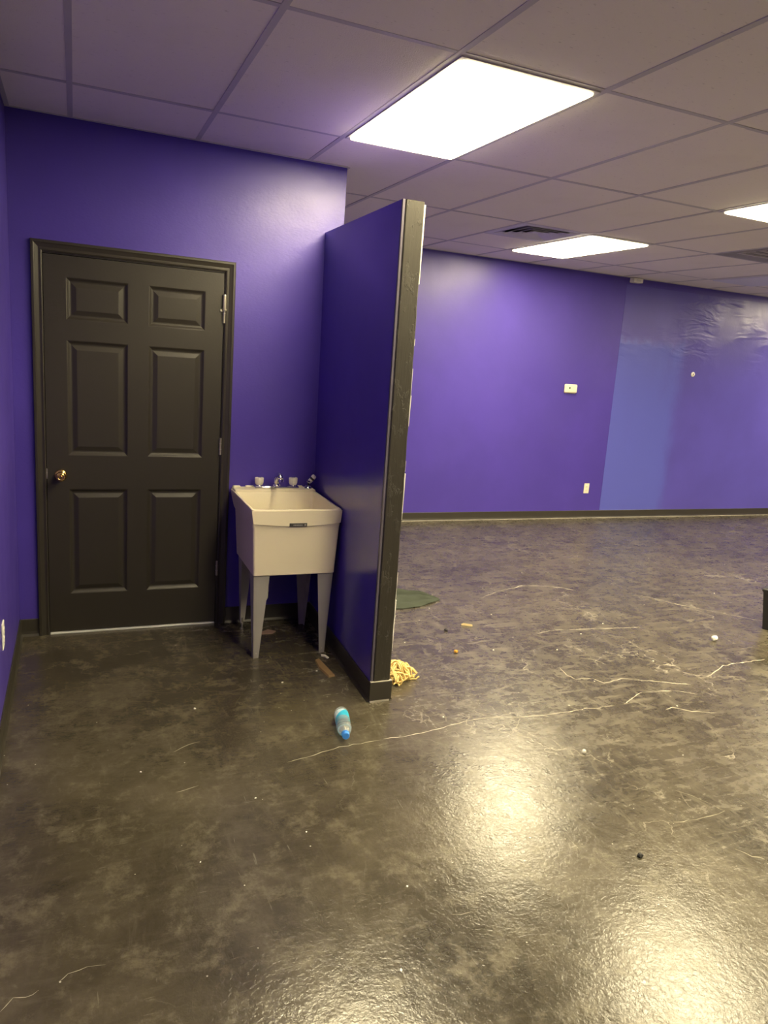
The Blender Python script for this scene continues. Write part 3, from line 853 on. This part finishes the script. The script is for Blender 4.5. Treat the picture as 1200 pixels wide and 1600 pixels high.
tag(obj('mop_yarn', bm, 'yarn', None, True, (cx, cy, 0)), 'tangled bundle of yellow mop yarn on the floor behind the partition end', 'mop yarn')

# dark green rag
bm = bmesh.new()
NX, NY = 44, 26
gv = {}
for i in range(NX + 1):
    for j in range(NY + 1):
        u, w = i / NX, j / NY
        x = 1.66 + u * .70
        wid = .17 * (1 - max(0, (u - .45) / .55) ** 1.3 * .93)
        yc = 4.40 - .055 * max(0, u - .4)
        y = yc + (w - .5) * 2 * wid * (1 + .10 * math.sin(u * 9 + 1))
        fold = abs(math.sin(w * 3.14159 * 2.6 + .35 + u * .9 + .5 * math.sin(u * 5)))
        edge = min(1, 6 * min(w, 1 - w, 1 - u + .02, u + .02))
        z = .004 + edge * (.002 + (.035 + .06 * w) * fold ** .8 * (1 - .5 * u)) + .003 * math.sin(u * 31 + w * 17)
        gv[i, j] = bm.verts.new((x - 2.0, y - 4.4, max(z, .003)))
for i in range(NX):
    for j in range(NY): bm.faces.new((gv[i, j], gv[i + 1, j], gv[i + 1, j + 1], gv[i, j + 1]))
o = tag(obj('floor_rag', bm, 'rag', None, True, (2.0, 4.4, 0)), 'dark green rag lying folded on the floor behind the partition', 'rag')
md = o.modifiers.new('thickness', 'SOLIDIFY'); md.thickness = .003; md.offset = -1

# black tub at the right edge of the view
bxo = empty('black_bin', (4.66, 3.36, 0), (0, 0, .45))
tag(bxo, 'black plastic bin standing on the open floor', 'bin')
obj('body', prism8(bmesh.new(), [(-.20, -.15, 0), (.20, -.15, 0), (.20, .15, 0), (-.20, .15, 0)], [(-.235, -.18, .27), (.235, -.18, .27), (.235, .18, .27), (-.235, .18, .27)]), 'blackplastic', bxo)
obj('lid', B(-.245, .245, -.19, .19, .27, .30, bev=.012, seg=3), 'blackplastic', bxo)

# loose paint chips, individually placed where the photograph shows them
chip_px = [(1.93, 4.62), (2.20, 4.20), (2.02, 4.02), (1.80, 3.72), (2.62, 4.05), (2.50, 3.66), (3.0, 3.62), (2.7, 3.42), (3.3, 3.7), (2.30, 3.46), (2.9, 4.4), (3.4, 4.9), (4.2, 5.0), (4.9, 5.1), (5.55, 4.83),
           (4.7, 4.1), (3.9, 4.0), (3.2, 3.1), (2.6, 2.95), (2.3, 2.75), (1.15, 3.42), (.98, 3.36), (.62, 2.4), (.75, 2.2), (.35, 2.1), (1.35, 2.1), (1.5, 1.9), (1.0, 1.8), (.8, 1.55), (1.6, 2.8), (2.9, 2.6), (2.5, 2.2), (.22, 2.7), (.5, 3.2), (1.7, 1.5)]
chip_me = []
for s in range(4):
    r_ = random.Random(40 + s)
    bm = bmesh.new()
    n = 5
    pts = [(.007 * (.6 + .6 * r_.random()) * math.cos(6.283 * k / n), .0055 * (.5 + .7 * r_.random()) * math.sin(6.283 * k / n)) for k in range(n)]
    prism8(bm, [(x, y, 0) for x, y in pts], [(x * .9, y * .9, .003 + .002 * r_.random()) for x, y in pts])
    bmesh.ops.recalc_face_normals(bm, faces=bm.faces[:])
    me = bpy.data.meshes.new('paint_chip'); bm.to_mesh(me); bm.free(); chip_me.append(me)
rc = random.Random(5)
for k, (x, y) in enumerate(chip_px):
    o = link('paint_chip', chip_me[k % 4], 'paper')
    o.location = (x + rc.uniform(-.03, .03), y + rc.uniform(-.03, .03), 0)
    o.rotation_euler = (0, 0, rc.random() * 6.28)
    s = rc.uniform(.45, 1.0)
    o.scale = (s, s, s)
    tag(o, 'tiny pale chip of paint lying loose on the dark floor', 'paint chip', 'paint chips scattered over the floor')

# long hairline cracks and scratches in the floor paint (pale ribbons lying in the floor surface)
CRACKS = [
    [(1.251, 2.701), (1.345, 2.699), (1.533, 2.721), (1.686, 2.754), (1.828, 2.756), (1.974, 2.729), (2.111, 2.711), (2.305, 2.714), (2.542, 2.708)],
    [(2.536, 3.185), (2.516, 3.082), (2.540, 3.026), (2.637, 3.012), (2.670, 2.943), (2.806, 2.973), (2.905, 2.929), (3.003, 2.886), (3.162, 2.807)],
    [(2.606, 2.710), (2.788, 2.796), (2.912, 2.786), (3.023, 2.760), (3.103, 2.702)],
    [(4.021, 4.196), (4.148, 3.989), (4.297, 3.822), (4.442, 3.659), (4.575, 3.523)],
    [(2.685, 4.351), (2.885, 4.461), (3.178, 4.566), (3.410, 4.514), (3.560, 4.388)],
    [(3.384, 2.883), (3.581, 2.973), (3.750, 2.983), (3.947, 2.988)],
    [(3.170, 3.066), (3.248, 3.071), (3.263, 3.022)],
    [(2.749, 3.275), (2.813, 3.237), (2.847, 3.147)],
    [(2.779, 2.596), (2.840, 2.616), (2.912, 2.556), (3.035, 2.504)],
    [(2.717, 3.663), (2.837, 3.695), (3.123, 3.666), (3.513, 3.619)],
    [(2.262, 2.027), (2.322, 1.963), (2.362, 1.884), (2.373, 1.837), (2.288, 1.830), (2.211, 1.827), (2.109, 1.840)],
    [(1.044, 1.675), (1.086, 1.669), (1.141, 1.665)],
    [(2.220, 1.643), (2.249, 1.598), (2.281, 1.570)],
    [(-0.192, 1.721), (-0.165, 1.757), (-0.139, 1.750), (-0.106, 1.763)],
    [(-0.061, 1.774), (-0.038, 1.793), (0.009, 1.799), (0.058, 1.795)],
    [(0.328, 2.545), (0.419, 2.563)],
    [(0.361, 2.828), (0.426, 2.876), (0.473, 2.882)],
    [(0.792, 2.629), (0.918, 2.659), (1.036, 2.688), (1.235, 2.699)],
]
rk = random.Random(9)
for path in CRACKS:
    pts = []
    for (x0, y0), (x1, y1) in zip(path, path[1:]):
        n = max(2, int(math.hypot(x1 - x0, y1 - y0) / .03))
        for q in range(n): pts.append((x0 + (x1 - x0) * q / n + rk.gauss(0, .003), y0 + (y1 - y0) * q / n + rk.gauss(0, .003)))
    pts.append(path[-1])
    bm = bmesh.new()
    prev = None
    for q, (x, y) in enumerate(pts):
        a_, b_ = Vector(pts[max(q - 1, 0)]), Vector(pts[min(q + 1, len(pts) - 1)])
        nn = (b_ - a_).normalized(); nn = Vector((-nn.y, nn.x))
        w = (.0004 + .0011 * rk.random()) * min(2.4, max(.7, math.hypot(x, y) / 2.0)) * (1 if 0 < q < len(pts) - 1 else .2)
        cur = (bm.verts.new((x - nn.x * w, y - nn.y * w, .0003)), bm.verts.new((x, y, .0007)), bm.verts.new((x + nn.x * w, y + nn.y * w, .0003)))
        if prev:
            for e in (0, 1): bm.faces.new((prev[e], prev[e + 1], cur[e + 1], cur[e]))
        prev = cur
    obj('floor_crack', bm, 'crack' if path[-1][0] < 2.4 else 'crackbare', floor)
